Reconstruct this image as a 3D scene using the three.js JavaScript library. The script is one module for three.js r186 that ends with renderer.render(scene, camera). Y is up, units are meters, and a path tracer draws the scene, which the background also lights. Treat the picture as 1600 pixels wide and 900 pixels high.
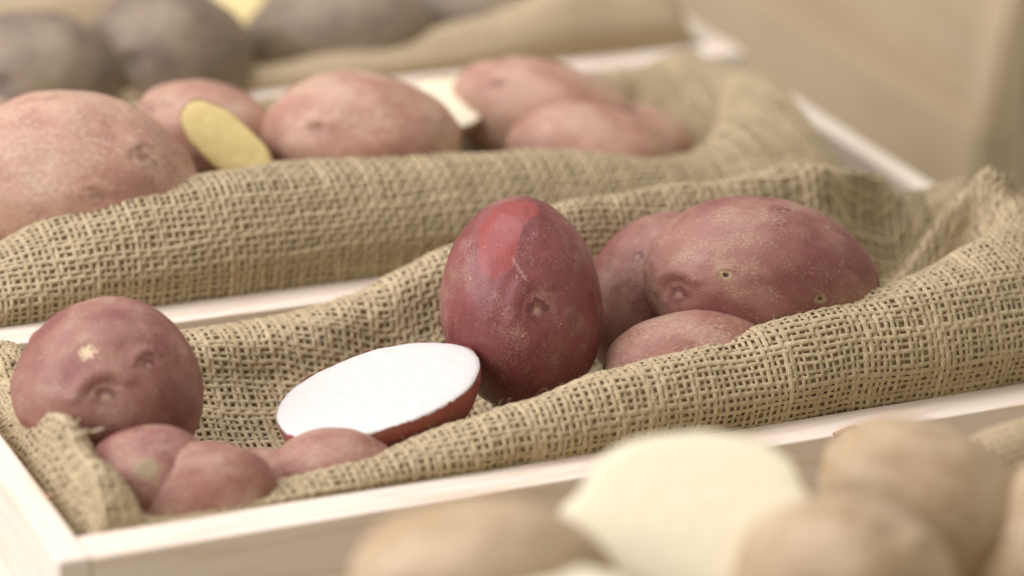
import * as THREE from 'three';
import { RoundedBoxGeometry } from 'three/addons/geometries/RoundedBoxGeometry.js';
import { mergeGeometries } from 'three/addons/utils/BufferGeometryUtils.js';
import { RectAreaLightUniformsLib } from 'three/addons/lights/RectAreaLightUniformsLib.js';

// ---------------------------------------------------------------- camera, light, exposure
const scene = new THREE.Scene();
const camera = new THREE.PerspectiveCamera(10.286, 16 / 9, 0.05, 20);
camera.position.set(-0.3851, 0.6352, 1.1589);
camera.up.set(0.1237, 0.9226, -0.3654);
camera.lookAt(-0.3851 + 0.4122, 0.6352 - 0.3827, 1.1589 - 0.8268);
camera.focus = 1.525;
camera.userData.fStop = 2.8;

const renderer = new THREE.WebGLRenderer({ antialias: true });
renderer.toneMapping = THREE.LinearToneMapping;
renderer.toneMappingExposure = 1.3;
renderer.shadowMap.enabled = true;
RectAreaLightUniformsLib.init();
scene.background = new THREE.Color().setRGB(0.38, 0.345, 0.305);

function areaLight(name, w, h, color, power, from, to) {
  const l = new THREE.RectAreaLight(color, power, w, h);
  l.name = name; l.position.set(...from); l.lookAt(...to); scene.add(l);
  return l;
}
areaLight('window_light', 1.5, 1.2, new THREE.Color().setRGB(0.98, 0.945, 1.04), 5.8, [-1.5, 1.0, -0.25], [0.25, 0, -0.15]);
areaLight('ceiling_light', 1.2, 1.2, new THREE.Color().setRGB(0.98, 0.945, 1.04), 4.9, [-0.1, 1.9, -0.7], [0.25, 0, -0.15]);

// ---------------------------------------------------------------- random numbers, noise, small helpers
function rng(seed) {
  let a = seed >>> 0;
  return () => { a = (a + 0x6D2B79F5) >>> 0; let t = Math.imul(a ^ (a >>> 15), 1 | a); t = (t + Math.imul(t ^ (t >>> 7), 61 | t)) ^ t; return ((t ^ (t >>> 14)) >>> 0) / 4294967296; };
}
const perm = new Uint8Array(512);
{ const r = rng(77), p = [...Array(256).keys()]; for (let i = 255; i > 0; i--) { const j = Math.floor(r() * (i + 1)); [p[i], p[j]] = [p[j], p[i]]; } for (let i = 0; i < 512; i++) perm[i] = p[i & 255]; }
const fade = t => t * t * t * (t * (t * 6 - 15) + 10);
const mix = (a, b, t) => a + (b - a) * t;
const clamp = (x, a = 0, b = 1) => x < a ? a : x > b ? b : x;
const sstep = (a, b, x) => { const t = clamp((x - a) / (b - a)); return t * t * (3 - 2 * t); };
function gr(h, x, y, z) { h &= 15; const u = h < 8 ? x : y, v = h < 4 ? y : h === 12 || h === 14 ? x : z; return ((h & 1) ? -u : u) + ((h & 2) ? -v : v); }
function noise(x, y, z) {
  const X = Math.floor(x), Y = Math.floor(y), Z = Math.floor(z); x -= X; y -= Y; z -= Z;
  const xi = X & 255, yi = Y & 255, zi = Z & 255, u = fade(x), v = fade(y), w = fade(z);
  const A = perm[xi] + yi, AA = perm[A & 255] + zi, AB = perm[(A + 1) & 255] + zi, B = perm[(xi + 1) & 255] + yi, BA = perm[B & 255] + zi, BB = perm[(B + 1) & 255] + zi;
  return mix(mix(mix(gr(perm[AA & 255], x, y, z), gr(perm[BA & 255], x - 1, y, z), u), mix(gr(perm[AB & 255], x, y - 1, z), gr(perm[BB & 255], x - 1, y - 1, z), u), v),
    mix(mix(gr(perm[(AA + 1) & 255], x, y, z - 1), gr(perm[(BA + 1) & 255], x - 1, y, z - 1), u), mix(gr(perm[(AB + 1) & 255], x, y - 1, z - 1), gr(perm[(BB + 1) & 255], x - 1, y - 1, z - 1), u), v), w);
}
const fbm = (x, y, z, o) => { let s = 0, a = 0.5; for (let i = 0; i < o; i++) { s += a * noise(x, y, z); x = x * 2.03 + 7.1; y = y * 2.03 + 3.3; z = z * 2.03 + 1.7; a *= 0.5; } return s; };
function table(rows) {   // smooth curve through [x, value] pairs
  const n = rows.length, m = rows.map((r, i) => { const a = rows[Math.max(0, i - 1)], b = rows[Math.min(n - 1, i + 1)]; return (b[1] - a[1]) / (b[0] - a[0]); });
  for (let i = 1; i < n - 1; i++) if ((rows[i][1] - rows[i - 1][1]) * (rows[i + 1][1] - rows[i][1]) <= 0) m[i] = 0;
  return x => {
    if (x <= rows[0][0]) return rows[0][1]; if (x >= rows[n - 1][0]) return rows[n - 1][1];
    let i = 0; while (rows[i + 1][0] < x) i++;
    const h = rows[i + 1][0] - rows[i][0], t = (x - rows[i][0]) / h, t2 = t * t, t3 = t2 * t;
    return (2 * t3 - 3 * t2 + 1) * rows[i][1] + (t3 - 2 * t2 + t) * h * m[i] + (-2 * t3 + 3 * t2) * rows[i + 1][1] + (t3 - t2) * h * m[i + 1];
  };
}
const taken = {};
function numbered(name) { const k = taken[name] = (taken[name] ?? -1) + 1; return k ? `${name}_${String(k).padStart(3, '0')}` : name; }
function tag(o, label, category, group) { o.userData.label = label; o.userData.category = category; if (group) o.userData.group = group; return o; }
function thing(name, label, category, pos = [0, 0, 0], group) { const g = new THREE.Group(); g.name = numbered(name); g.position.set(...pos); scene.add(g); return tag(g, label, category, group); }
function part(name, geo, mat, parent) { const m = new THREE.Mesh(geo, mat); m.name = name; m.castShadow = m.receiveShadow = true; parent.add(m); return m; }
function dataTex(w, h, data, srgb) {
  const t = new THREE.DataTexture(data, w, h, THREE.RGBAFormat, THREE.UnsignedByteType);
  t.wrapS = t.wrapT = THREE.RepeatWrapping; t.magFilter = THREE.LinearFilter; t.minFilter = THREE.LinearMipmapLinearFilter; t.generateMipmaps = true;
  if (srgb) t.colorSpace = THREE.SRGBColorSpace; t.needsUpdate = true; return t;
}
const toS = c => 255 * (c <= 0.0031308 ? 12.92 * c : 1.055 * Math.pow(c, 1 / 2.4) - 0.055);

// ---------------------------------------------------------------- wood
function woodMaps(light, dark, bands) {
  const W = 1024, H = 512, c = new Uint8Array(W * H * 4), b = new Uint8Array(W * H * 4);
  for (let y = 0; y < H; y++) for (let x = 0; x < W; x++) {
    const a = x / W * Math.PI * 2, cx = Math.cos(a) * 0.55, cz = Math.sin(a) * 0.55, v = y / H * 10;
    const va = y / H * Math.PI * 2, wv = fbm(cx * 1.2 + Math.cos(va), cz * 1.2 + Math.sin(va), 4.4, 3);
    const ring = 0.5 + 0.5 * Math.sin((v * bands + wv * 2.4) * Math.PI * 2);
    const late = Math.pow(ring, 5), fib = noise(cx * 6, cz * 6 + y * 0.55, 9.1 + y * 0.31), blot = fbm(cx * 2, cz * 2, y / H * 3, 3);
    let t = 0.42 * late + 0.18 * fib + 0.2 * blot, i = (y * W + x) * 4;
    for (let k = 0; k < 3; k++) c[i + k] = toS(clamp(mix(light[k], dark[k], t))); c[i + 3] = 255;
    const h = clamp(0.5 + 0.3 * late + 0.5 * fib) * 255; b[i] = b[i + 1] = b[i + 2] = h; b[i + 3] = 255;
  }
  return [dataTex(W, H, c, true), dataTex(W, H, b)];
}
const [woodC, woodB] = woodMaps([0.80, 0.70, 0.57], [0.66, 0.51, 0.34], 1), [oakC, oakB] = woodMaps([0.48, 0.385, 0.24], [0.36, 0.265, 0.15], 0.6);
const M = {};
M.wood = new THREE.MeshStandardMaterial({ map: woodC, bumpMap: woodB, bumpScale: 0.00025, roughness: 0.62 });
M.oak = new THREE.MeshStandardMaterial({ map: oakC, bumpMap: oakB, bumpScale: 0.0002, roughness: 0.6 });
M.splinter = new THREE.MeshStandardMaterial({ color: new THREE.Color().setRGB(0.42, 0.24, 0.14), roughness: 0.85 });
function board(x0, x1, y0, y1, z0, z1, axis, seed, r = 0.0012) {   // a sawn board with softened edges, grain along axis, uv in metres
  const g = new RoundedBoxGeometry(x1 - x0, y1 - y0, z1 - z0, 2, r); g.translate((x0 + x1) / 2, (y0 + y1) / 2, (z0 + z1) / 2);
  const p = g.attributes.position, n = g.attributes.normal, uv = g.attributes.uv, q = rng(seed), ou = q(), ov = q();
  for (let i = 0; i < p.count; i++) {
    const P = [p.getX(i), p.getY(i), p.getZ(i)], N = [n.getX(i), n.getY(i), n.getZ(i)].map(Math.abs), k = 'xyz'.indexOf(axis), o = [0, 1, 2].filter(j => j !== k);
    if (N[k] > 0.7) uv.setXY(i, ou + P[o[0]] * 0.9, ov + P[o[1]] * 6);
    else uv.setXY(i, ou + P[k] / 0.75, ov + (N[o[0]] > N[o[1]] ? P[o[1]] : P[o[0]]) / 0.16);
  }
  return g;
}

// ---------------------------------------------------------------- display rack and crates
const CRATE_X0 = -0.0147, CRATE_X1 = 0.59, DEEP = 0.208, TALL = 0.07;
const ROWS = [{ z: 0.309, y: 0.0 }, { z: 0, y: 0 }, { z: -0.219, y: 0.004 }, { z: -0.488, y: 0.012 }];
{
  const rack = thing('display_rack', 'stepped wooden display rack carrying the row of lined crates', 'rack', [0.29, -0.6, -0.2]);
  ROWS.forEach((r, i) => part('shelf', board(-0.34, 0.31, 0.6 + r.y - TALL - 0.018, 0.6 + r.y - TALL - 0.0005, r.z + 0.2 - DEEP - 0.002, r.z + 0.2 + 0.002, 'x', 40 + i), M.wood, rack));
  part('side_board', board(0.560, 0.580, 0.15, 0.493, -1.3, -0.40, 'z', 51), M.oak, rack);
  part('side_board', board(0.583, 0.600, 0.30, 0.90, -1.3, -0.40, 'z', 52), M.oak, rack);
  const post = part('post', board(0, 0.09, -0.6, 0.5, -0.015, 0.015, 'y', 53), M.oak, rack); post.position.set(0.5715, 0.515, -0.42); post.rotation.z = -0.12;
  for (const [x, z] of [[-0.34, -0.66], [0.27, -0.66], [-0.34, 0.46], [0.27, 0.46]]) part('leg', board(x, x + 0.04, 0, 0.50, z, z + 0.04, 'y', 60 + Math.round(x * 10 + z * 20)), M.wood, rack);
}
const crateLabels = ['pale pine crate holding the golden potatoes', 'pale pine crate with white sawn rim holding the dark red potatoes', 'pale pine crate holding the pink potatoes and yellow cut half', 'pale pine crate holding the greyish purple potatoes'];
function crate(row, k) {
  const t = thing('wooden_crate', crateLabels[k], 'crate', [0, row.y, row.z], 'pine crates on the rack');
  const s = 100 + k * 10, f = 0.022;
  part('front_board', board(0.0003, CRATE_X1 - 0.0153, -TALL, 0, -f, 0, 'x', s), M.wood, t);
  part('back_board', board(0.0003, CRATE_X1 - 0.0153, -TALL, 0, -DEEP, -DEEP + f, 'x', s + 1), M.wood, t);
  part('end_board', board(CRATE_X0, 0, -TALL, 0.0006, -DEEP, 0, 'z', s + 2), M.wood, t);
  part('end_board', board(CRATE_X1 - 0.015, CRATE_X1, -TALL, 0.0006, -DEEP, 0, 'z', s + 3), M.wood, t);
  part('bottom_board', board(0.0004, CRATE_X1 - 0.0154, -TALL + 0.001, -TALL + 0.008, -DEEP + f + 0.0003, -f - 0.0003, 'x', s + 4), M.wood, t);
  return t;
}
const crates = ROWS.map(crate);

// ---------------------------------------------------------------- burlap
function weaveMaps() {   // 16 x 16 threads of plain weave, for the cloth that is far out of focus and for the under layer
  const S = 512, n = 16, c = new Uint8Array(S * S * 4), b = new Uint8Array(S * S * 4), q = rng(5), ta = [...Array(n)].map(() => q()), tb = [...Array(n)].map(() => q());
  for (let y = 0; y < S; y++) for (let x = 0; x < S; x++) {
    const u = x / S * n, v = y / S * n, i = Math.floor(u), k = Math.floor(v), du = Math.abs(u - i - 0.5) / 0.40, dv = Math.abs(v - k - 0.5) / 0.40, up = (i + k) & 1;
    const ha = du < 1 ? Math.sqrt(1 - du * du) * (0.6 + 0.4 * (up ? 1 : -1) * Math.cos((v - k - 0.5) * Math.PI)) : 0, hb = dv < 1 ? Math.sqrt(1 - dv * dv) * (0.6 - 0.4 * (up ? 1 : -1) * Math.cos((u - i - 0.5) * Math.PI)) : 0;
    const h = Math.max(ha, hb, 0), t = (ha > hb ? ta[i] : tb[k]) * 0.35 + 0.3 * noise(x * 0.11, y * 0.11, 3) + 0.45, o = (y * S + x) * 4;
    c[o] = toS(mix(0.36, 0.57, t)); c[o + 1] = toS(mix(0.28, 0.455, t)); c[o + 2] = toS(mix(0.155, 0.28, t)); c[o + 3] = 255;
    b[o] = b[o + 1] = b[o + 2] = 255 * clamp(h); b[o + 3] = 255;
  }
  return [dataTex(S, S, c, true), dataTex(S, S, b)];
}
const [weaveC, weaveB] = weaveMaps();
const PITCH = 0.0035;
M.sheet = new THREE.MeshStandardMaterial({ map: weaveC, bumpMap: weaveB, bumpScale: 0.0012, roughness: 0.95, side: THREE.DoubleSide });
function fibreMaps() {
  const W = 128, H = 64, b = new Uint8Array(W * H * 4);
  for (let y = 0; y < H; y++) for (let x = 0; x < W; x++) { const h = clamp(0.5 + 0.9 * noise((x + y * 1.2) / W * 6, y * 0.35, 2.2)) * 255, i = (y * W + x) * 4; b[i] = b[i + 1] = b[i + 2] = h; b[i + 3] = 255; }
  return dataTex(W, H, b);
}
M.thread = new THREE.MeshStandardMaterial({ color: 0xffffff, vertexColors: true, bumpMap: fibreMaps(), bumpScale: 0.0003, roughness: 0.8 });
M.fibre = new THREE.MeshStandardMaterial({ color: new THREE.Color().setRGB(0.55, 0.45, 0.29), roughness: 0.7, side: THREE.DoubleSide });

// A cloth is a row of cross-sections along x; each is a smooth curve from the front hem over the front roll, through the hollow and over the back board.
function clothSurface(o) {
  const NU = o.nu || 420, NV = o.nv || 220, P = new Float32Array(NU * NV * 3), N = new Float32Array(NU * NV * 3), arc = new Float32Array(NU * NV), ua = new Float32Array(NU), uc = new Float32Array(NU * NV);
  const H = table(o.front), Z = table(o.frontZ), FL = table(o.floor), B = table(o.back);
  const x0 = o.x0 ?? 0.002, x1 = o.x1 ?? 0.5735, v = new THREE.Vector3();
  for (let i = 0; i < NU; i++) {
    const x = mix(x0, x1, i / (NU - 1)), h = H(x), zc = Z(x), fl = FL(x), hb = B(x), e = sstep(x0, x0 + 0.014, x) * sstep(x1, x1 - 0.012, x);
    const zi = zc - 0.034, zo = -0.0232, y = (a) => mix(Math.min(a, -0.02), a, e);
    const raw = [[zo - 0.0006, -0.012], [zo + 0.0012, h * 0.10], [zo + 0.0016 + 0.04 * Math.min(h, 0.05), h * 0.38], [mix(zo, zc, 0.20), h * 0.76], [mix(zo, zc, 0.56), h * 0.955], [zc, h], [zc - 0.010, mix(h, fl, 0.10)], [zc - 0.022, mix(h, fl, 0.55)], [zi, mix(h, fl, 0.93)],
      [mix(zi, -0.168, 0.4), fl], [mix(zi, -0.168, 0.75), mix(fl, hb, 0.08)], [-0.170, mix(fl, hb, 0.5)], [-0.181, mix(fl, hb, 0.9)], [-0.191, hb], [-0.203, Math.max(0.0035, hb * 0.8)], [-0.2105, Math.min(0.001, hb * 0.4)], [-0.2125, -0.016]];
    const curve = new THREE.CatmullRomCurve3(raw.map(([z, yy]) => new THREE.Vector3(x, y(yy), z)), false, 'centripetal');
    const pts = curve.getSpacedPoints(NV - 1);
    for (let j = 0; j < NV; j++) {
      const p = pts[j]; let yy = p.y, xx = x, zz = p.z;
      if (o.shape) { v.set(xx, yy, zz); o.shape(v, e); xx = v.x; yy = v.y; zz = v.z; }
      P.set([xx, yy, zz], (i * NV + j) * 3);
    }
  }
  const at = (i, j, k) => P[(i * NV + j) * 3 + k];
  for (let i = 0; i < NU; i++) for (let j = 0; j < NV; j++) {
    const i0 = Math.max(0, i - 1), i1 = Math.min(NU - 1, i + 1), j0 = Math.max(0, j - 1), j1 = Math.min(NV - 1, j + 1);
    const a = [0, 1, 2].map(k => at(i1, j, k) - at(i0, j, k)), b = [0, 1, 2].map(k => at(i, j1, k) - at(i, j0, k));
    const n = [a[1] * b[2] - a[2] * b[1], a[2] * b[0] - a[0] * b[2], a[0] * b[1] - a[1] * b[0]], l = Math.hypot(...n) || 1;
    N.set(n.map(q => q / l), (i * NV + j) * 3);
    if (j) arc[i * NV + j] = arc[i * NV + j - 1] + Math.hypot(at(i, j, 0) - at(i, j - 1, 0), at(i, j, 1) - at(i, j - 1, 1), at(i, j, 2) - at(i, j - 1, 2));
  }
  for (let i = 1; i < NU; i++) { let s = 0, c = 0; for (let j = 10; j < NV - 10; j += 6) { s += Math.hypot(at(i, j, 0) - at(i - 1, j, 0), at(i, j, 1) - at(i - 1, j, 1), at(i, j, 2) - at(i - 1, j, 2)); c++; } ua[i] = ua[i - 1] + s / c; }
  for (let j = 0; j < NV; j++) for (let i = 1; i < NU; i++) uc[i * NV + j] = uc[(i - 1) * NV + j] + mix(ua[i] - ua[i - 1], Math.hypot(at(i, j, 0) - at(i - 1, j, 0), at(i, j, 1) - at(i - 1, j, 1), at(i, j, 2) - at(i - 1, j, 2)), 0.85 * sstep(0.70, 0.85, i / NU));
  for (let k = 0; k < 60; k++) for (let i = 0; i < NU; i++) for (let j = 1; j < NV - 1; j++) uc[i * NV + j] = (uc[i * NV + j - 1] + 2 * uc[i * NV + j] + uc[i * NV + j + 1]) / 4;
  let len = 0; for (let j = 0; j < NV; j++) len = Math.max(len, uc[(NU - 1) * NV + j]);
  return { NU, NV, P, N, arc, ua, uc, len };
}
function sampler(S) {   // (metres along x, metres across) -> point and normal, or false past the hem
  const { NU, NV, P, N, arc, ua, uc } = S, out = { p: new THREE.Vector3(), n: new THREE.Vector3() };
  const uIdx = (s, j) => { let a = 0, b = NU - 1; if (s <= 0) return 0; if (s >= uc[b * NV + j]) return -1; while (b - a > 1) { const m = (a + b) >> 1; if (uc[m * NV + j] <= s) a = m; else b = m; } return a + (s - uc[a * NV + j]) / (uc[b * NV + j] - uc[a * NV + j]); };
  const vIdx = (i, s) => { const o = i * NV; let a = 0, b = NV - 1; if (s <= 0) return 0; if (s >= arc[o + b]) return -1; while (b - a > 1) { const m = (a + b) >> 1; if (arc[o + m] <= s) a = m; else b = m; } return a + (s - arc[o + a]) / (arc[o + b] - arc[o + a]); };
  return (su, sv) => {
    let fu = 0, j0 = NV >> 1, i = 0, va = 0, vb = 0;
    for (let it = 0; it < 4; it++) {
      const j1 = Math.floor(j0), tj = j0 - j1, f0 = uIdx(su, j1), f1 = uIdx(su, Math.min(NV - 1, j1 + 1)); if (f0 < 0 || f1 < 0) return false;
      fu = Math.min(NU - 1.001, mix(f0, f1, tj)); i = Math.floor(fu); va = vIdx(i, sv); vb = vIdx(i + 1, sv); if (va < 0 || vb < 0) return false; j0 = mix(va, vb, fu - i);
    }
    const tu = fu - i;
    const get = (A, ii, f, k) => { const j = Math.min(NV - 2, Math.floor(f)), t = f - j, o = (ii * NV + j) * 3 + k; return A[o] + (A[o + 3] - A[o]) * t; };
    out.p.set(...[0, 1, 2].map(k => mix(get(P, i, va, k), get(P, i + 1, vb, k), tu)));
    out.n.set(...[0, 1, 2].map(k => mix(get(N, i, va, k), get(N, i + 1, vb, k), tu))).normalize();
    return out;
  };
}
function threadGeometry(paths, sides) {   // paths: {pts:[{p,n}], w, h, col}
  let nv = 0, ni = 0; for (const t of paths) { nv += t.pts.length * sides; ni += (t.pts.length - 1) * sides * 6; }
  const pos = new Float32Array(nv * 3), nor = new Float32Array(nv * 3), col = new Float32Array(nv * 3), uv = new Float32Array(nv * 2), idx = new Uint32Array(ni);
  let a = 0, b = 0; const T = new THREE.Vector3(), S = new THREE.Vector3(), U = new THREE.Vector3();
  for (const t of paths) {
    const L = t.pts.length, start = a;
    for (let i = 0; i < L; i++) {
      const q = t.pts[i]; T.subVectors(t.pts[Math.min(L - 1, i + 1)].p, t.pts[Math.max(0, i - 1)].p).normalize(); S.crossVectors(T, q.n).normalize(); U.crossVectors(S, T).normalize();
      const kk = q.k, w = t.w * kk, h = t.h * kk;
      for (let s = 0; s < sides; s++) {
        const an = s / sides * Math.PI * 2, c = Math.cos(an), d = Math.sin(an);
        pos[a * 3] = q.p.x + S.x * c * w + U.x * d * h; pos[a * 3 + 1] = q.p.y + S.y * c * w + U.y * d * h; pos[a * 3 + 2] = q.p.z + S.z * c * w + U.z * d * h;
        const nx = S.x * c * h + U.x * d * w, ny = S.y * c * h + U.y * d * w, nz = S.z * c * h + U.z * d * w, l = Math.hypot(nx, ny, nz);
        nor[a * 3] = nx / l; nor[a * 3 + 1] = ny / l; nor[a * 3 + 2] = nz / l;
        col.set(q.c, a * 3); uv[a * 2] = i * 0.25 + t.o; uv[a * 2 + 1] = s / sides; a++;
      }
    }
    for (let i = 0; i < L - 1; i++) for (let s = 0; s < sides; s++) { const p = start + i * sides + s, r = start + i * sides + (s + 1) % sides; idx[b++] = p; idx[b++] = p + sides; idx[b++] = r; idx[b++] = r; idx[b++] = p + sides; idx[b++] = r + sides; }
  }
  const g = new THREE.BufferGeometry();
  g.setAttribute('position', new THREE.BufferAttribute(pos, 3)); g.setAttribute('normal', new THREE.BufferAttribute(nor, 3)); g.setAttribute('color', new THREE.BufferAttribute(col, 3)); g.setAttribute('uv', new THREE.BufferAttribute(uv, 2)); g.setIndex(new THREE.BufferAttribute(idx, 1));
  return g;
}
function jute(seed) { return (a, b) => { const t = 0.5 + 0.5 * a + 0.35 * b; return [mix(0.34, 0.61, t), mix(0.264, 0.495, t), mix(0.142, 0.295, t)]; }; }
function weave(S, o) {
  const at = sampler(S), q = rng(o.seed), warp = [], weft = [], sides = o.sides, amp = 0.00028, step = 0.5, shade = jute();
  const nU = Math.floor(S.len / PITCH), nV = Math.ceil(0.62 / PITCH);
  const wob = (a, b, s) => 0.5 * noise(a * 0.11, b * 0.61, s) + 0.22 * noise(a * 0.03, b * 0.05, s + 9);
  const put = (arr, along, across, isWeft, t, n) => {
    const su = (isWeft ? along + wob(along, across, 3) * 0 : across + wob(along, across, 5)) * PITCH, sv = (isWeft ? across + wob(along, across, 7) : along) * PITCH;
    const [wu, wv, thin] = o.warp ? o.warp(su, sv) : [su, sv, 1], r = at(wu, wv); if (!r) return false;
    const hgt = amp * Math.cos(Math.PI * (along + n)) * (isWeft ? 1 : -1);
    const slub = 1 + 0.40 * noise(along * 0.17, n * 3.7, isWeft ? 1 : 21) + 0.12 * noise(along * 0.9, n * 3.7, 31);
    arr.push({ p: r.p.clone().addScaledVector(r.n, hgt), n: r.n.clone(), k: slub * thin, c: shade(t, noise(along * 0.17, n * 2.1, isWeft ? 11 : 41) + 0.5 * noise(along * 0.8, n, 51)) });
    return true;
  };
  for (let k = 0; k < nV; k++) {
    const t = (q() - 0.5) * 0.7, w = 0.00138 * (0.74 + 0.48 * q()); let run = [];
    const flush = () => { if (run.length > 3) weft.push({ pts: run, w, h: w * 0.5, o: q() }); run = []; };
    for (let s = 0; s <= nU - 1; s += step) if (!put(run, s, k + 0.5, true, t, k)) flush();
    flush();
  }
  for (let i = 0; i < nU; i++) {
    const t = (q() - 0.5) * 0.7, w = 0.00138 * (0.74 + 0.48 * q()); let run = [];
    const flush = () => { if (run.length > 3) warp.push({ pts: run, w, h: w * 0.5, o: q() }); run = []; };
    for (let s = 0; s < nV; s += step) if (!put(run, s, i + 0.5, false, t, i)) flush();
    flush();
  }
  return [threadGeometry(weft, sides), threadGeometry(warp, sides)];
}
function sheetGeometry(S, drop) {
  const { NU, NV, P, N, arc, ua } = S, su = Math.max(1, Math.floor(NU / 200)), sv = Math.max(1, Math.floor(NV / 110)), I = [], J = []; for (let i = 0; i < NU; i += su) I.push(i); for (let j = 0; j < NV; j += sv) J.push(j);
  const pos = [], uv = [], idx = [];
  for (const i of I) for (const j of J) { const o = (i * NV + j) * 3; pos.push(P[o] - N[o] * drop, P[o + 1] - N[o + 1] * drop, P[o + 2] - N[o + 2] * drop); uv.push(ua[i] / (16 * PITCH), arc[i * NV + j] / (16 * PITCH)); }
  for (let i = 0; i < I.length - 1; i++) for (let j = 0; j < J.length - 1; j++) { const a = i * J.length + j, b = a + J.length; idx.push(a, b, a + 1, a + 1, b, b + 1); }
  const g = new THREE.BufferGeometry(); g.setAttribute('position', new THREE.Float32BufferAttribute(pos, 3)); g.setAttribute('uv', new THREE.Float32BufferAttribute(uv, 2)); g.setIndex(idx); g.computeVertexNormals(); return g;
}
function tube(points, r0, r1, sides = 5, seg = 10) {
  const c = new THREE.CatmullRomCurve3(points.map(p => new THREE.Vector3(...p))), g = new THREE.TubeGeometry(c, seg, 1, sides), p = g.attributes.position, v = new THREE.Vector3(), w = new THREE.Vector3();
  for (let i = 0; i <= seg; i++) { c.getPointAt(i / seg, w); for (let s = 0; s <= sides; s++) { const k = i * (sides + 1) + s; v.fromBufferAttribute(p, k).sub(w).multiplyScalar(mix(r0, r1, i / seg)).add(w); p.setXYZ(k, v.x, v.y, v.z); } }
  return g;
}
function fuzz(S, count, seed, parent, wanted) {   // stray jute hairs standing off the cloth
  const q = rng(seed), pts = [], rad = 0.00007; for (let i = 0; i <= 4; i++) { const t = i / 4; pts.push([t * 0.7 + 0.1 * Math.sin(t * 5), Math.sin(t * 2.2) * 0.55, 0.16 * Math.sin(t * 4)]); }
  const g = tube(pts, 0.016, 0.007, 3, 6), im = new THREE.InstancedMesh(g, M.fibre, count), at = sampler(S), m = new THREE.Matrix4(), up = new THREE.Vector3(), t = new THREE.Vector3(), s = new THREE.Vector3();
  let k = 0, tries = 0;
  while (k < count && tries++ < count * 30) {
    const r = at(q() * S.len, q() * 0.5); if (!r || (wanted && q() > wanted(r.p))) { q(); continue; }
    up.copy(r.n); if (up.y < -0.3) up.negate(); t.set(q() - 0.5, q() - 0.5, q() - 0.5).cross(up).normalize(); s.crossVectors(t, up); const L = 0.003 + 0.006 * q() * q();
    m.makeBasis(t.multiplyScalar(L), up.multiplyScalar(L * (0.5 + 0.8 * q())), s.multiplyScalar(L)); m.setPosition(r.p.x, r.p.y, r.p.z); im.setMatrixAt(k++, m);
  }
  im.count = k; im.name = 'loose_fibres'; im.userData.kind = 'stuff'; im.castShadow = true; parent.add(im);
}
function thinOut(o) { o.userData.kind = 'stuff'; return o; }

const ridge = (x, z, ax, az, bx, bz, w) => { const dx = bx - ax, dz = bz - az, l = dx * dx + dz * dz, t = clamp(((x - ax) * dx + (z - az) * dz) / l), d = Math.hypot(x - ax - t * dx, z - az - t * dz); return Math.exp(-d * d / (w * w)); };
// --- cloth of the crate in focus
const midCloth = {
  nu: 520, nv: 280,
  front: [[0, -0.002], [0.03, -0.003], [0.07, 0.000], [0.12, 0.005], [0.17, 0.0125], [0.225, 0.0245], [0.28, 0.031], [0.35, 0.038], [0.44, 0.053], [0.50, 0.058], [0.545, 0.056], [0.56, 0.050], [0.574, 0.02]],
  frontZ: [[0, -0.032], [0.2, -0.038], [0.35, -0.046], [0.44, -0.053], [0.50, -0.073], [0.545, -0.119], [0.574, -0.13]],
  floor: [[0, -0.01], [0.017, -0.006], [0.03, -0.014], [0.045, -0.032], [0.2, -0.034], [0.27, -0.022], [0.33, -0.016], [0.42, -0.008], [0.455, -0.002], [0.50, 0.012], [0.53, 0.028], [0.55, 0.040], [0.56, 0.040], [0.574, 0.01]],
  back: [[0, 0.004], [0.09, 0.006], [0.16, 0.0085], [0.204, 0.0175], [0.232, 0.0286], [0.263, 0.037], [0.313, 0.053], [0.36, 0.0546], [0.40, 0.053], [0.448, 0.058], [0.476, 0.048], [0.497, 0.040], [0.534, 0.033], [0.558, 0.036], [0.574, 0.02]],
  shape(p, e) {
    const { x, z } = p;
    const rx = Math.abs(x - 0.017) / 0.0165, roll = Math.sqrt(Math.max(0, 1 - rx * rx)) * Math.sqrt(1 - Math.pow(1 - clamp((-0.0245 - z) / 0.036), 2)) * (0.017 * sstep(-0.165, -0.10, z) + 0.010);   // bunched edge along the end board
    p.y += roll * e * (1 + 0.35 * noise(z * 40, x * 30, 2.2)) + e * 0.002 * Math.exp(-rx * rx) * noise(z * 120, x * 90, 8.8) * sstep(-0.02, -0.04, z);
    p.y += e * (0.040 * sstep(0.448, 0.510, x) * ridge(x, z, 0.455, -0.116, 0.525, -0.130, 0.0105) + 0.012 * ridge(x, z, 0.455, -0.172, 0.50, -0.186, 0.010) - 0.012 * ridge(x, z, 0.475, -0.152, 0.54, -0.164, 0.009) + 0.006 * ridge(x, z, 0.49, -0.102, 0.54, -0.125, 0.006));
    p.y += e * (0.0035 * noise(x * 22, z * 30, 1.5) + 0.0016 * noise(x * 60, z * 70, 4.5)) * sstep(-0.02, -0.035, z) * (z < -0.182 && x < 0.2 ? 0.3 : 1);
    p.z += e * 0.002 * noise(x * 25, p.y * 30, 7.7);
    if (x < 0.2 && z < -0.183) p.y = Math.max(p.y, 0.0028 - 0.02 * sstep(-0.2095, -0.2125, z));
  },
};
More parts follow.
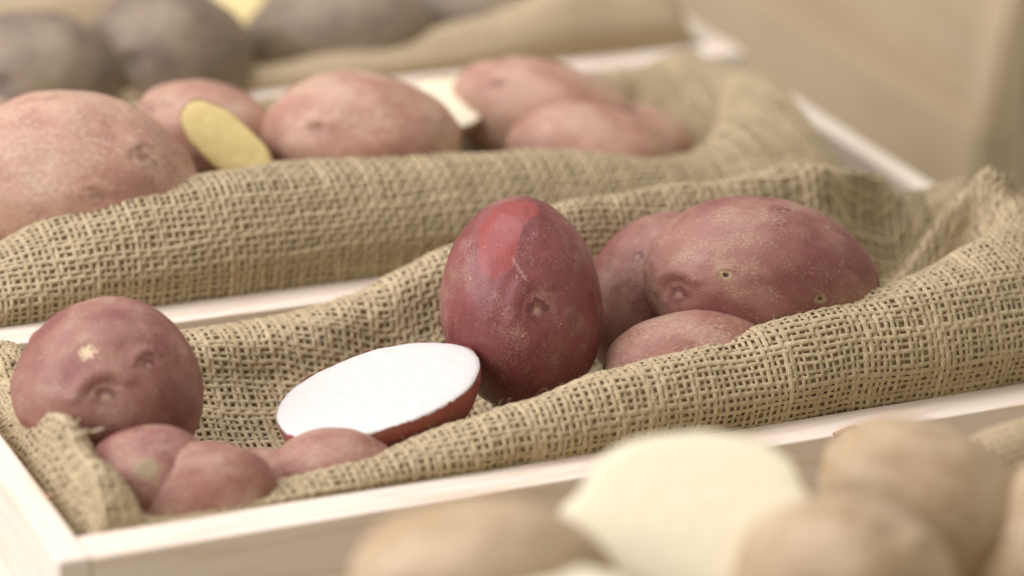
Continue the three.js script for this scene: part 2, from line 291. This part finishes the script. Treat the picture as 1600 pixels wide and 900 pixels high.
const farCloth = {
  x1: 0.528,
  front: [[0, 0.008], [0.02, 0.018], [0.04, 0.027], [0.0725, 0.040], [0.105, 0.049], [0.174, 0.056], [0.244, 0.053], [0.318, 0.047], [0.395, 0.037], [0.44, 0.031], [0.47, 0.043], [0.50, 0.052], [0.515, 0.046], [0.528, 0.02]],
  frontZ: [[0, -0.056], [0.40, -0.056], [0.44, -0.060], [0.475, -0.078], [0.50, -0.12], [0.528, -0.13]],
  floor: [[0, 0.0], [0.1, 0.008], [0.3, 0.008], [0.40, -0.004], [0.455, -0.006], [0.485, 0.018], [0.505, 0.042], [0.515, 0.040], [0.528, 0.01]],
  back: [[0, 0.012], [0.15, 0.034], [0.3, 0.040], [0.4, 0.034], [0.47, 0.036], [0.505, 0.042], [0.528, 0.02]],
  shape(p, e) { p.y += e * (0.003 * noise(p.x * 20 + 5, p.z * 30, 2.5) + 0.0012 * noise(p.x * 60, p.z * 70, 6.5)) * sstep(-0.02, -0.035, p.z); },
};
const topCloth = {
  front: [[0, 0.020], [0.1, 0.012], [0.26, 0.010], [0.33, 0.013], [0.41, 0.020], [0.5, 0.040], [0.545, 0.04], [0.574, 0.01]],
  frontZ: [[0, -0.035], [0.46, -0.045], [0.52, -0.07], [0.574, -0.1]],
  floor: [[0, -0.01], [0.1, -0.018], [0.4, -0.018], [0.48, -0.005], [0.53, 0.02], [0.574, 0.01]],
  back: [[0, 0.012], [0.3, 0.018], [0.5, 0.03], [0.574, 0.02]],
  shape(p, e) { p.y += e * 0.005 * noise(p.x * 18 + 15, p.z * 26, 2.5) * sstep(-0.02, -0.04, p.z); },
};
const nearCloth = {
    front: [[0, 0.01], [0.3, 0.03], [0.574, 0.02]], frontZ: [[0, -0.035], [0.574, -0.05]],
  floor: [[0, 0.0], [0.1, 0.022], [0.45, 0.022], [0.53, 0.04], [0.574, 0.01]],
  back: [[0, 0.005], [0.22, 0.006], [0.28, 0.02], [0.34, 0.046], [0.40, 0.058], [0.5, 0.062], [0.574, 0.03]],
  shape(p, e) { p.y += e * 0.004 * noise(p.x * 18 + 25, p.z * 26, 3.5) * sstep(-0.02, -0.04, p.z); },
};
function burlap(row, spec, label, o) {
  const t = thing('burlap_cloth', label, 'cloth', [0, row.y, row.z], 'burlap linings of the crates');
  const S = clothSurface(spec);
  if (o.threads) {
    const [a, b] = weave(S, o);
    thinOut(part('weft_threads', a, M.thread, t)); thinOut(part('warp_threads', b, M.thread, t));
    part('under_layer', sheetGeometry(S, 0.0010), M.sheet, t);
    if (o.fuzz) fuzz(S, o.fuzz, o.seed + 1, t, o.wanted);
  } else part('woven_sheet', sheetGeometry(S, 0), M.sheet, t);
  return t;
}
const cloth1 = burlap(ROWS[1], midCloth, 'coarse tan burlap lining bunched up around the dark red potatoes', { threads: true, sides: 5, seed: 11, warp: (u, v) => { const g = sstep(0.08, 0.22, v), k = Math.max(0, u - 0.47); return [u + 0.85 * k * g, v, 1 - 0.30 * g * sstep(0, 0.06, k)]; }, fuzz: 5200, wanted: p => p.y > 0.045 ? 1 : p.x < 0.04 ? 0.9 : 0.25 });
burlap(ROWS[2], farCloth, 'tan burlap lining rolled high in front of the pink potatoes', { threads: true, sides: 4, seed: 21 });
burlap(ROWS[3], topCloth, 'tan burlap lining under the greyish purple potatoes', {});
burlap(ROWS[0], nearCloth, 'tan burlap lining heaped with golden potatoes', {});
console.log('cloth done');

// ---------------------------------------------------------------- potatoes
const SKIN = {
  red: { a: [0.295, 0.140, 0.104], b: [0.205, 0.074, 0.058], c: [0.37, 0.24, 0.165], speck: [0.50, 0.36, 0.22] },
  wine: { a: [0.235, 0.074, 0.066], b: [0.165, 0.040, 0.038], c: [0.28, 0.145, 0.11], speck: [0.52, 0.36, 0.24] },
  scarlet: { a: [0.36, 0.105, 0.080], b: [0.27, 0.060, 0.050], c: [0.42, 0.21, 0.13], speck: [0.52, 0.36, 0.24] },
  dusty: { a: [0.36, 0.196, 0.140], b: [0.285, 0.130, 0.093], c: [0.39, 0.27, 0.18], speck: [0.5, 0.36, 0.24] },
  pink: { a: [0.46, 0.280, 0.190], b: [0.375, 0.200, 0.138], c: [0.46, 0.33, 0.235], speck: [0.5, 0.36, 0.24] },
  gold: { a: [0.47, 0.35, 0.21], b: [0.39, 0.275, 0.15], c: [0.50, 0.40, 0.26], speck: [0.36, 0.24, 0.14] },
  purple: { a: [0.235, 0.18, 0.115], b: [0.17, 0.125, 0.09], c: [0.28, 0.225, 0.14], speck: [0.12, 0.08, 0.11] },
};
function eyeShape(e, d) {   // height of an eye at direction d, in radii
  const c = e.d[0] * d[0] + e.d[1] * d[1] + e.d[2] * d[2]; if (c < 0.6) return 0;
  const t = Math.acos(Math.min(1, c)) / e.r; if (t > 3.2) return 0;
  const up = clamp((d[1] - e.d[1]) / e.r * 0.9 + (d[0] - e.d[0]) / e.r * -0.5, -1, 1), brow = sstep(0.1, 0.8, up);
  return -e.deep * Math.exp(-t * t) * (0.8 + 0.3 * up) + e.deep * brow * (0.55 * Math.exp(-Math.pow((t - 1.75) / 0.5, 2)) - 0.35 * Math.exp(-Math.pow((t - 1.05) / 0.22, 2))) + 0.25 * e.deep * Math.exp(-Math.pow(t / 0.28, 2));
}
const unit = (a, b) => { const l = Math.hypot(a, b), k = l > 0.98 ? 0.98 / l : 1; a *= k; b *= k; return [a, b, Math.sqrt(1 - a * a - b * b)]; };
function skinMaps(kind, W, seed, eyes, extra) {
  const H = W / 2, K = SKIN[kind], c = new Uint8Array(W * H * 4), b = new Uint8Array(W * H * 4), q = rng(seed * 13 + 7), so = seed * 5.31;
  const fine = W >= 1024;
  for (let y = 0; y < H; y++) {
    const th = (1 - (y + 0.5) / H) * Math.PI, sy = Math.cos(th), r = Math.sin(th);
    for (let x = 0; x < W; x++) {
      const ph = (x + 0.5) / W * Math.PI * 2, dx = -Math.cos(ph) * r, dz = Math.sin(ph) * r, dy = sy, d = [dx, dy, dz];
      const big = fbm(dx * 1.6 + so, dy * 1.6, dz * 1.6, 3), med = fbm(dx * 5 + so, dy * 5 + 3, dz * 5, 3), gra = fine ? fbm(dx * 42, dy * 42 + so, dz * 42, 3) : noise(dx * 22, dy * 22 + so, dz * 22);
      const net = fine ? Math.pow(1 - Math.min(1, Math.abs(noise(dx * 26 + 4 * med, dy * 26 + so, dz * 26)) * 5), 2) : 0;
      let t1 = sstep(-0.22, 0.28, big + 0.5 * med), t2 = sstep(0.0, 0.45, -big * 0.7 + 0.6 * med + 0.5 * gra);
      let col = [0, 1, 2].map(k => mix(mix(K.a[k], K.b[k], t1), K.c[k], t2 * 0.75)), h = 0.5 + 0.35 * gra + 0.12 * net, g = 1 + 0.14 * gra;
      const nm = net * sstep(0.05, 0.35, med + 0.2) * 0.24; col = col.map((v, k) => mix(v, K.speck[k], nm) * g);
      for (const e of eyes) {
        const cc = e.d[0] * dx + e.d[1] * dy + e.d[2] * dz; if (cc < 0.75) continue;
        const t = Math.acos(Math.min(1, cc)) / e.r * (1 + 0.9 * fbm(dx * 14 + so, dy * 14, dz * 14, 2)) + 0.3 * gra;
        if (e.hole) { const rim = Math.exp(-Math.pow((t - 0.95) / 0.42, 2)) * 0.5, core = sstep(0.62, 0.35, t); col = col.map((v, k) => mix(mix(v, [0.40, 0.36, 0.17][k], rim), [0.03, 0.022, 0.012][k], core)); h -= 0.5 * core; }
        else if (e.scab) { const k0 = sstep(1.1, 0.75, t + 1.6 * fbm(dx * 30, dy * 30 + so, dz * 30, 2)), pit = sstep(0.35, 0.1, Math.hypot((dx - e.d[0] - 0.03) / 0.05, (dy - e.d[1] - 0.05) / 0.06)); col = col.map((v, k) => mix(v, [0.62, 0.48, 0.29][k], k0 * 0.9)).map(v => v * (1 - 0.85 * pit)); h += 0.35 * k0 - 0.4 * pit; }
        else if (!e.dent) { const ring = Math.exp(-Math.pow((t - 0.55) / 0.22, 2)) * (dy > e.d[1] ? 0.75 : 0.35); col = col.map((v, k) => mix(v, K.b[k] * 0.55, ring)); const core = sstep(0.35, 0.12, t); col = col.map((v, k) => mix(v, K.speck[k] * 0.7, core * 0.7)); h -= 0.3 * ring; }
      }
      if (extra) h += extra(d, col, gra, med) || 0;
      const i = (y * W + x) * 4; c[i] = toS(clamp(col[0])); c[i + 1] = toS(clamp(col[1])); c[i + 2] = toS(clamp(col[2])); c[i + 3] = 255;
      b[i] = b[i + 1] = b[i + 2] = clamp(h) * 255; b[i + 3] = 255;
    }
  }
  const specks = fine ? 420 : 60;
  for (let s = 0; s < specks; s++) {   // lenticels
    const z = q() * 2 - 1, ph = q() * Math.PI * 2, rr = Math.sqrt(1 - z * z), th = Math.acos(z), px = ph / (2 * Math.PI) * W, py = (1 - th / Math.PI) * H, rad = (0.006 + 0.011 * q() * q()) * W / 6.283 * (fine ? 1 : 1.6), el = 0.6 + q(), st = 0.3 + 0.6 * q();
    const wx = Math.min(W / 4, rad * el / Math.max(rr, 0.05)), wy = rad / el;
    for (let yy = Math.floor(py - wy); yy <= py + wy; yy++) for (let xx = Math.floor(px - wx); xx <= px + wx; xx++) {
      const dd = Math.pow((xx - px) / wx, 2) + Math.pow((yy - py) / wy, 2); if (dd > 1 || yy < 0 || yy >= H) continue;
      const i = (yy * W + ((xx % W) + W) % W) * 4, k = st * (1 - dd); for (let m = 0; m < 3; m++) c[i + m] = mix(c[i + m], toS(K.speck[m]), k); b[i] = b[i + 1] = b[i + 2] = clamp(b[i] / 255 + 0.25 * k) * 255;
    }
  }
  return [dataTex(W, H, c, true), dataTex(W, H, b)];
}
function bodyPoint(P, d, out) {
  const s = P.seed * 3.17; let k = 1 + (P.lump ?? 0.05) * 2 * fbm(d[0] * 1.3 + s, d[1] * 1.3, d[2] * 1.3 + s, 2) + 0.006 * noise(d[0] * 7, d[1] * 7 + s, d[2] * 7);
  for (const e of P.eyes) k += eyeShape(e, d);
  const taper = 1 + (P.egg || 0) * d[P.eggAxis ?? 0];
  const ax = P.eggAxis ?? 0;
  out[0] = d[0] * P.a * k * (ax === 0 ? 1 : taper); out[1] = d[1] * P.b * k * (ax === 1 ? 1 : taper); out[2] = d[2] * P.c * k * taper; return out;
}
function potatoGeometry(P, nu, nv, cut) {   // cut: only the part below y = 0, as a skin
  const pos = new Float32Array((nu + 1) * (nv + 1) * 3), nor = new Float32Array((nu + 1) * (nv + 1) * 3), uv = new Float32Array((nu + 1) * (nv + 1) * 2), idx = [], A = [0, 0, 0], B = [0, 0, 0], C = [0, 0, 0], e = 0.004;
  for (let j = 0; j <= nv; j++) for (let i = 0; i <= nu; i++) {
    const ph = i / nu * Math.PI * 2, t0 = cut ? Math.PI / 2 : 0.0005; let th = mix(t0, Math.PI - 0.0005, j / nv); if (cut) th += cut(ph) * Math.pow(1 - j / nv, 6);
    const D = (p, t) => [-Math.cos(p) * Math.sin(t), Math.cos(t), Math.sin(p) * Math.sin(t)], d = D(ph, th), k = (j * (nu + 1) + i);
    bodyPoint(P, d, A);
    const t1 = [-Math.sin(-ph), 0, Math.cos(ph)].map(v => v), tp = [Math.sin(ph), 0, Math.cos(ph)], tt = [-Math.cos(ph) * Math.cos(th), -Math.sin(th), Math.sin(ph) * Math.cos(th)];
    const nrm = v => { const l = Math.hypot(...v); return v.map(q => q / l); };
    bodyPoint(P, nrm([d[0] + tp[0] * e, d[1] + tp[1] * e, d[2] + tp[2] * e]), B); bodyPoint(P, nrm([d[0] + tt[0] * e, d[1] + tt[1] * e, d[2] + tt[2] * e]), C);
    const u = B.map((v, m) => v - A[m]), w = C.map((v, m) => v - A[m]); let n = nrm([w[1] * u[2] - w[2] * u[1], w[2] * u[0] - w[0] * u[2], w[0] * u[1] - w[1] * u[0]]); if (n[0] * A[0] + n[1] * A[1] + n[2] * A[2] < 0) n = n.map(v => -v);
    pos.set(A, k * 3); nor.set(n, k * 3); uv[k * 2] = i / nu; uv[k * 2 + 1] = 1 - th / Math.PI;
  }
  for (let j = 0; j < nv; j++) for (let i = 0; i < nu; i++) { const a = j * (nu + 1) + i, b = a + nu + 1; idx.push(a, b, a + 1, a + 1, b, b + 1); }
  const g = new THREE.BufferGeometry(); g.setAttribute('position', new THREE.BufferAttribute(pos, 3)); g.setAttribute('normal', new THREE.BufferAttribute(nor, 3)); g.setAttribute('uv', new THREE.BufferAttribute(uv, 2)); g.setIndex(idx); return g;
}
const R = d => d * Math.PI / 180;
function skinMaterial(kind, W, seed, eyes, extra, rough) { const [c, b] = skinMaps(kind, W, seed, eyes, extra); return new THREE.MeshPhysicalMaterial({ map: c, bumpMap: b, bumpScale: 0.0003, roughness: rough ?? 0.58, specularIntensity: 0.8, sheen: 0.25, sheenRoughness: 0.5, sheenColor: new THREE.Color().setRGB(0.6, 0.5, 0.5) }); }
// potato lying with its long side across; turn = [yaw, pitch, roll] in degrees
function potato(o) {
  const eyes = (o.eyes || []).map(e => ({ d: unit(e[0], e[1]), r: e[2], deep: e[3], hole: e[4] === 'hole', scab: e[4] === 'scab', dent: e[4] === 'dent' }));
  const q = rng(o.seed + 900); for (let i = 0; i < (o.more ?? 3); i++) { const z = q() * 2 - 1, ph = q() * 6.283, r = Math.sqrt(1 - z * z); const d = [Math.cos(ph) * r, z, Math.sin(ph) * r]; if (!o.eyes || d[2] < 0.1) eyes.push({ d, r: 0.12, deep: 0.04 }); }
  const [a, b, c] = o.size, P = { a, b, c, seed: o.seed, eyes, egg: o.egg || 0, eggAxis: o.eggAxis, lump: o.lump }, big = (o.tex || 256) >= 1024;
  const m = new THREE.Mesh(potatoGeometry(P, big ? 190 : 72, big ? 120 : 48), skinMaterial(o.kind, o.tex || 256, o.seed, eyes, o.extra, o.rough));
  m.name = numbered(o.name); m.castShadow = m.receiveShadow = true; m.position.set(...o.at); m.rotation.order = 'YXZ'; m.rotation.set(R(o.turn?.[1] ?? -22.5), R(o.turn?.[0] ?? -26.5), R(o.turn?.[2] ?? 0));
  scene.add(m); return tag(m, o.label, 'potato', o.group);
}
function fleshMaps(kind, seed) {
  const S = 256, c = new Uint8Array(S * S * 4), b = new Uint8Array(S * S * 4), K = kind === 'white' ? [0.655, 0.64, 0.585] : kind === 'cream' ? [0.78, 0.71, 0.49] : [0.74, 0.60, 0.26];
  for (let y = 0; y < S; y++) for (let x = 0; x < S; x++) { const n = fbm(x * 0.05 + seed, y * 0.05, 1, 3), f = noise(x * 0.5, y * 0.5, seed), i = (y * S + x) * 4, g = 1 + 0.05 * n + 0.03 * f; for (let k = 0; k < 3; k++) c[i + k] = toS(clamp(K[k] * g)); c[i + 3] = 255; b[i] = b[i + 1] = b[i + 2] = 255 * clamp(0.5 + 0.4 * f + 0.4 * n); b[i + 3] = 255; }
  return [dataTex(S, S, c, true), dataTex(S, S, b)];
}
// half potato: skin below, pale cut face on top, lying with the cut towards local +y
function halfPotato(o) {
  const t = thing(o.name, o.label, 'potato', o.at, o.group); t.rotation.order = 'YXZ'; t.rotation.set(R(o.turn[1]), R(o.turn[0]), R(o.turn[2])); if (o.spin) t.rotateY(R(o.spin));
  const [a, b, c] = o.size, P = { a, b, c, seed: o.seed, eyes: [], lump: o.lump ?? 0.03, egg: o.egg || 0 }, q = rng(o.seed), big = o.big;
  const rag = ph => (o.ragged ?? 0.02) * (0.6 + 1.1 * noise(Math.cos(ph) * 4, Math.sin(ph) * 4, o.seed) + 0.9 * noise(Math.cos(ph) * 16, Math.sin(ph) * 16, o.seed + 3) + 0.5 * noise(Math.cos(ph) * 48, Math.sin(ph) * 48, o.seed + 5));
  part('skin', potatoGeometry(P, big ? 420 : 80, big ? 60 : 24, ph => Math.max(0.002, rag(ph))), skinMaterial(o.skin, big ? 1024 : 256, o.seed, [], o.extra), t);
  const [fc, fb] = fleshMaps(o.flesh, o.seed), fm = new THREE.MeshPhysicalMaterial({ map: fc, bumpMap: fb, bumpScale: 0.00025, roughness: 0.42, specularIntensity: 0.7 });
  const nu = big ? 200 : 60, nr = 24, pos = [], uv = [], idx = [], A = [0, 0, 0], k = 0.991;
  for (let j = 0; j <= nr + 6; j++) for (let i = 0; i <= nu; i++) {
    const ph = i / nu * Math.PI * 2;
    if (j <= nr) { const f = j / nr; bodyPoint(P, [-Math.cos(ph), 0, Math.sin(ph)], A); const n = 0.0008 * (1 - f * f) + 0.0003 * noise(A[0] * f * 160, A[2] * f * 160, o.seed); pos.push(A[0] * f * k, n - 0.0009 * Math.pow(f, 14), A[2] * f * k); uv.push(A[0] * f / 0.06, A[2] * f / 0.06); }
    else { const th = Math.PI / 2 + (j - nr) * 0.03; bodyPoint(P, [-Math.cos(ph) * Math.sin(th), Math.cos(th), Math.sin(ph) * Math.sin(th)], A); pos.push(A[0] * k, A[1] * k - 0.0009, A[2] * k); uv.push(A[0] / 0.06, A[2] / 0.06); }
  }
  for (let j = 0; j < nr + 6; j++) for (let i = 0; i < nu; i++) { const a1 = j * (nu + 1) + i, b1 = a1 + nu + 1; idx.push(a1, b1, a1 + 1, a1 + 1, b1, b1 + 1); }
  const g = new THREE.BufferGeometry(); g.setAttribute('position', new THREE.Float32BufferAttribute(pos, 3)); g.setAttribute('uv', new THREE.Float32BufferAttribute(uv, 2)); g.setIndex(idx); g.computeVertexNormals();
  fm.side = THREE.DoubleSide; part('cut_flesh', g, fm, t); return t;
}
const blob = (d, c, r) => Math.acos(clamp(d[0] * c[0] + d[1] * c[1] + d[2] * c[2], -1, 1)) / r;
// --- crate in focus
potato({ name: 'red_potato', label: 'big red potato with a pale scab and deep eye, against the crate end board', kind: 'red', seed: 1, tex: 1024, at: [0.0520, 0.018, -0.130], size: [0.0445, 0.0405, 0.041], turn: [-26.5, -22.5, -6], egg: -0.11, eggAxis: 1, lump: 0.03,
  eyes: [[-0.18, 0.36, 0.085, 0.012, 'scab'], [0.1, -0.12, 0.17, 0.055], [0.48, 0.32, 0.10, 0.03], [-0.35, 0.28, 0.26, 0.02, 'dent']] });
const wetA = unit(-0.25, 0.52), wetB = unit(-0.04, 0.86), wetC = unit(0.13, 0.89), wetD = unit(-0.20, 0.71);
potato({ name: 'red_potato', label: 'egg-shaped wine red potato standing upright with bright peeled red patch on top', kind: 'wine', seed: 2, tex: 1024, at: [0.2545, 0.0375, -0.113], size: [0.0392, 0.0520, 0.040], turn: [-26.5, -22.5, 7], egg: -0.035, eggAxis: 1, lump: 0.025, rough: 0.45,
  eyes: [[0.18, -0.08, 0.17, 0.03]],
  extra(d, col, gra, med) {
    const w = Math.min(blob(d, wetA, 0.27), blob(d, wetB, 0.27), blob(d, wetC, 0.18), blob(d, wetD, 0.27)) + 0.10 * med * 3 + 0.02 * gra, k = sstep(1.06, 0.90, w);
    const red = [0.285, 0.060, 0.048]; for (let m = 0; m < 3; m++) col[m] = mix(col[m], red[m] * (1 + 0.15 * med), k * 0.9);
    const s = Math.abs(d[0] - (-0.08 + 0.5 * (0.45 - d[1]) * (0.45 - d[1]) + 0.55 * (0.45 - d[1]))) < 0.02 + 0.05 * gra && d[1] < 0.42 && d[1] > 0.20 && d[2] > 0; if (s) { for (let m = 0; m < 3; m++) col[m] = mix(col[m], [0.34, 0.22, 0.165][m], 0.5); return 0.2; }
    return -0.22 * k;
  } });
potato({ name: 'red_potato', label: 'largest red potato with several small dark holes, lying on its side by the burlap fold', kind: 'red', seed: 3, tex: 1024, at: [0.3745, 0.0420, -0.092], size: [0.0580, 0.0410, 0.043], turn: [-26.5, -22.5, -4], egg: -0.03, lump: 0.03,
  eyes: [[-0.34, 0.0, 0.045, 0.012, 'hole'], [0.47, -0.14, 0.045, 0.012, 'hole'], [0.8, -0.16, 0.035, 0.01, 'hole'], [-0.70, -0.30, 0.16, 0.045], [0.1, 0.85, 0.08, 0.02]] });
potato({ name: 'red_potato', label: 'dusty pinkish potato half hidden behind the largest red potato', kind: 'red', seed: 4, tex: 1024, at: [0.349, 0.0165, -0.138], size: [0.042, 0.046, 0.036], turn: [-26.5, -22.5, -30], lump: 0.02, more: 0, eyes: [[-0.6, 0.2, 0.1, 0.01]] });
potato({ name: 'red_potato', label: 'small pinkish potato tucked under the largest red potato at the cloth lip', kind: 'dusty', seed: 5, tex: 512, at: [0.324, 0.0150, -0.066], size: [0.043, 0.026, 0.028], turn: [-26.5, -22.5, 8], lump: 0.02, more: 0 });
potato({ name: 'red_potato', label: 'dusty red potato with a greenish spot below the big scabbed potato', kind: 'red', seed: 6, tex: 512, at: [0.049, -0.006, -0.064], size: [0.033, 0.030, 0.027], turn: [-26.5, -22.5, 5], lump: 0.02, eyes: [[0.05, 0.35, 0.09, 0.008, 'hole2']], more: 0,
  extra(d, col, gra) { const k = sstep(1, 0.5, blob(d, unit(0.05, 0.38), 0.22) + 0.4 * gra) * 0.6; for (let m = 0; m < 3; m++) col[m] = mix(col[m], [0.34, 0.31, 0.16][m], k); return 0; } });
potato({ name: 'red_potato', label: 'pinkish brown potato nestled in the crate corner beside the bunched cloth edge', kind: 'dusty', seed: 7, tex: 512, at: [0.0640, -0.0075, -0.0480], size: [0.0385, 0.028, 0.022], turn: [-26.5, -22.5, 14], lump: 0.04, more: 1 });
potato({ name: 'red_potato', label: 'mostly hidden small pinkish potato between the corner potato and the cut half', kind: 'dusty', seed: 8, tex: 512, at: [0.103, -0.014, -0.066], size: [0.027, 0.018, 0.020], lump: 0.02, more: 0 });
potato({ name: 'red_potato', label: 'pinkish potato peeking over the cloth in front of the white cut half', kind: 'dusty', seed: 9, tex: 512, at: [0.1335, -0.008, -0.0515], size: [0.031, 0.0235, 0.022], turn: [-26.5, -22.5, 3], lump: 0.02, more: 1 });
halfPotato({ name: 'halved_potato', label: 'halved red-skinned potato with bright white cut face, in front of the upright potato', at: [0.1675, 0.019, -0.083], size: [0.0515, 0.038, 0.0355], turn: [3, 1, 12], seed: 12, skin: 'scarlet', flesh: 'white', big: true, ragged: 0.045 });
// --- crate behind
const pinks = 'pink potatoes in the crate behind';
potato({ name: 'pink_potato', label: 'large pale pink potato with dark eyes next to the yellow cut half', kind: 'pink', seed: 21, tex: 512, at: [0.096, 0.048, -0.306], size: [0.063, 0.047, 0.038], turn: [-26.5, -22.5, -14], group: pinks, eyes: [[0.25, -0.1, 0.09, 0.03], [0.55, 0.45, 0.13, 0.04]] });
potato({ name: 'pink_potato', label: 'pink potato partly behind the yellow cut half', kind: 'pink', seed: 22, tex: 256, at: [0.185, 0.042, -0.365], size: [0.042, 0.032, 0.034], turn: [-26.5, -22.5, -8], group: pinks });
potato({ name: 'pink_potato', label: 'broad pink potato with one dark eye between the yellow half and white wedge', kind: 'pink', seed: 23, tex: 512, at: [0.257, 0.050, -0.318], size: [0.054, 0.036, 0.040], turn: [-26.5, -22.5, -3], group: pinks, eyes: [[-0.42, 0.0, 0.10, 0.04]] });
potato({ name: 'pink_potato', label: 'pink potato beside the white cut wedge, sloping down to the burlap', kind: 'pink', seed: 24, tex: 512, at: [0.385, 0.037, -0.352], size: [0.056, 0.032, 0.036], turn: [-26.5, -22.5, -14], group: pinks, eyes: [[-0.55, 0.2, 0.10, 0.04]] });
potato({ name: 'pink_potato', label: 'smooth pale pink potato resting against the rolled burlap lip', kind: 'pink', seed: 25, tex: 256, at: [0.386, 0.031, -0.303], size: [0.046, 0.029, 0.028], turn: [-26.5, -22.5, -6], group: pinks });
potato({ name: 'pink_potato', label: 'small pink potato at the end of its pile by the shadowed burlap hollow', kind: 'pink', seed: 26, tex: 256, at: [0.438, 0.021, -0.334], size: [0.030, 0.022, 0.024], turn: [-26.5, -22.5, -20], group: pinks });
halfPotato({ name: 'halved_potato', label: 'halved potato with deep yellow cut face among the pink potatoes', at: [0.1775, 0.060, -0.312], size: [0.029, 0.020, 0.0142], turn: [-12, 60, 0], spin: -42, lump: 0.09, seed: 31, skin: 'pink', flesh: 'yellow' });
halfPotato({ name: 'halved_potato', label: 'cream white cut potato behind the broad pink potato', at: [0.328, 0.048, -0.366], size: [0.024, 0.02, 0.022], turn: [-20, 22, 3], seed: 32, skin: 'pink', flesh: 'cream' });
// --- top crate
const purples = 'purple potatoes in the rearmost crate';
potato({ name: 'purple_potato', label: 'round grey purple potato with a violet eye', kind: 'purple', seed: 41, tex: 256, at: [0.2260, 0.0260, -0.5400], size: [0.050, 0.045, 0.040], group: purples, eyes: [[-0.3, -0.15, 0.14, 0.05]] });
potato({ name: 'purple_potato', label: 'dull brown potato at the end of the purple pile with a small violet eye', kind: 'purple', seed: 42, tex: 256, at: [0.1480, 0.0220, -0.5420], size: [0.050, 0.040, 0.038], group: purples, eyes: [[-0.3, -0.2, 0.12, 0.04]] });
potato({ name: 'purple_potato', label: 'wide dark purple potato beside the yellow sliver', kind: 'purple', seed: 43, tex: 256, at: [0.3450, 0.0220, -0.5620], size: [0.058, 0.039, 0.038], turn: [-26.5, -22.5, 4], group: purples });
potato({ name: 'purple_potato', label: 'bluish grey potato next to the raised burlap corner', kind: 'purple', seed: 44, tex: 256, at: [0.4440, 0.0190, -0.5700], size: [0.054, 0.033, 0.036], group: purples });
halfPotato({ name: 'halved_potato', label: 'sliver of yellow cut potato between the purple potatoes', at: [0.2920, 0.0320, -0.5950], size: [0.022, 0.02, 0.02], turn: [-26, 45, 0], seed: 33, skin: 'purple', flesh: 'yellow' });
// --- crate in front
const golds = 'golden potatoes in the foremost crate';
potato({ name: 'golden_potato', label: 'smooth golden potato in front of the pine board, beside the cream cut half', kind: 'gold', seed: 51, tex: 256, at: [0.0820, 0.0750, 0.2080], size: [0.050, 0.034, 0.038], turn: [-26.5, -22.5, 6], group: golds });
halfPotato({ name: 'halved_potato', label: 'big halved golden potato with creamy cut face turned up', at: [0.174, 0.087, 0.200], size: [0.050, 0.030, 0.036], turn: [-16, 36, 8], lump: 0.11, seed: 34, skin: 'gold', flesh: 'cream', egg: 0.1 });
potato({ name: 'golden_potato', label: 'golden potato leaning on the lower edge of the cream cut half', kind: 'gold', seed: 53, tex: 256, at: [0.2130, 0.0730, 0.2550], size: [0.044, 0.036, 0.036], turn: [-26.5, -22.5, -10], group: golds });
potato({ name: 'golden_potato', label: 'brownish golden potato between the cream cut half and the heaped burlap', kind: 'gold', seed: 54, tex: 256, at: [0.2980, 0.0590, 0.1780], size: [0.046, 0.034, 0.034], turn: [-26.5, -22.5, -24], group: golds });
potato({ name: 'golden_potato', label: 'pale golden potato standing against the heaped burlap', kind: 'gold', seed: 55, tex: 256, at: [0.3450, 0.0430, 0.2150], size: [0.040, 0.046, 0.036], turn: [-26.5, -22.5, -20], group: golds });
halfPotato({ name: 'halved_potato', label: 'cream cut potato lying low in front of the smooth golden potato', at: [0.0880, 0.0910, 0.2560], size: [0.036, 0.026, 0.026], turn: [-22, 10, 0], seed: 35, skin: 'gold', flesh: 'cream' });
console.log('potatoes done');

// ---------------------------------------------------------------- small details
{
  const t = cloth1; M.loose = new THREE.MeshStandardMaterial({ color: new THREE.Color().setRGB(0.46, 0.37, 0.235), roughness: 0.8 });
  const strand = (pts, r = 0.0008) => part('frayed_thread', tube(pts, r, r * 0.55, 6, 14), M.loose, t);
  strand([[0.014, 0.024, -0.068], [0.019, 0.0275, -0.066], [0.0225, 0.0265, -0.0665], [0.027, 0.0285, -0.064]], 0.0009);
  strand([[0.010, 0.020, -0.078], [0.014, 0.026, -0.080], [0.017, 0.0255, -0.077], [0.021, 0.028, -0.079]], 0.0006);
  strand([[0.516, 0.050, -0.136], [0.519, 0.060, -0.137], [0.523, 0.063, -0.139]], 0.0005);
  part('splinter', tube([[0.366, 0.0005, 0.0008], [0.371, 0.0025, 0.0012], [0.377, 0.003, 0.0010], [0.382, 0.0008, 0.0006]], 0.0014, 0.0009, 6, 10), M.splinter, crates[1]);
  part('splinter', tube([[-0.0006, 0.0006, -0.062], [0.001, 0.0016, -0.060], [0.004, 0.001, -0.059]], 0.0009, 0.0004, 6, 8), M.splinter, crates[1]);
}
renderer.render(scene, camera);
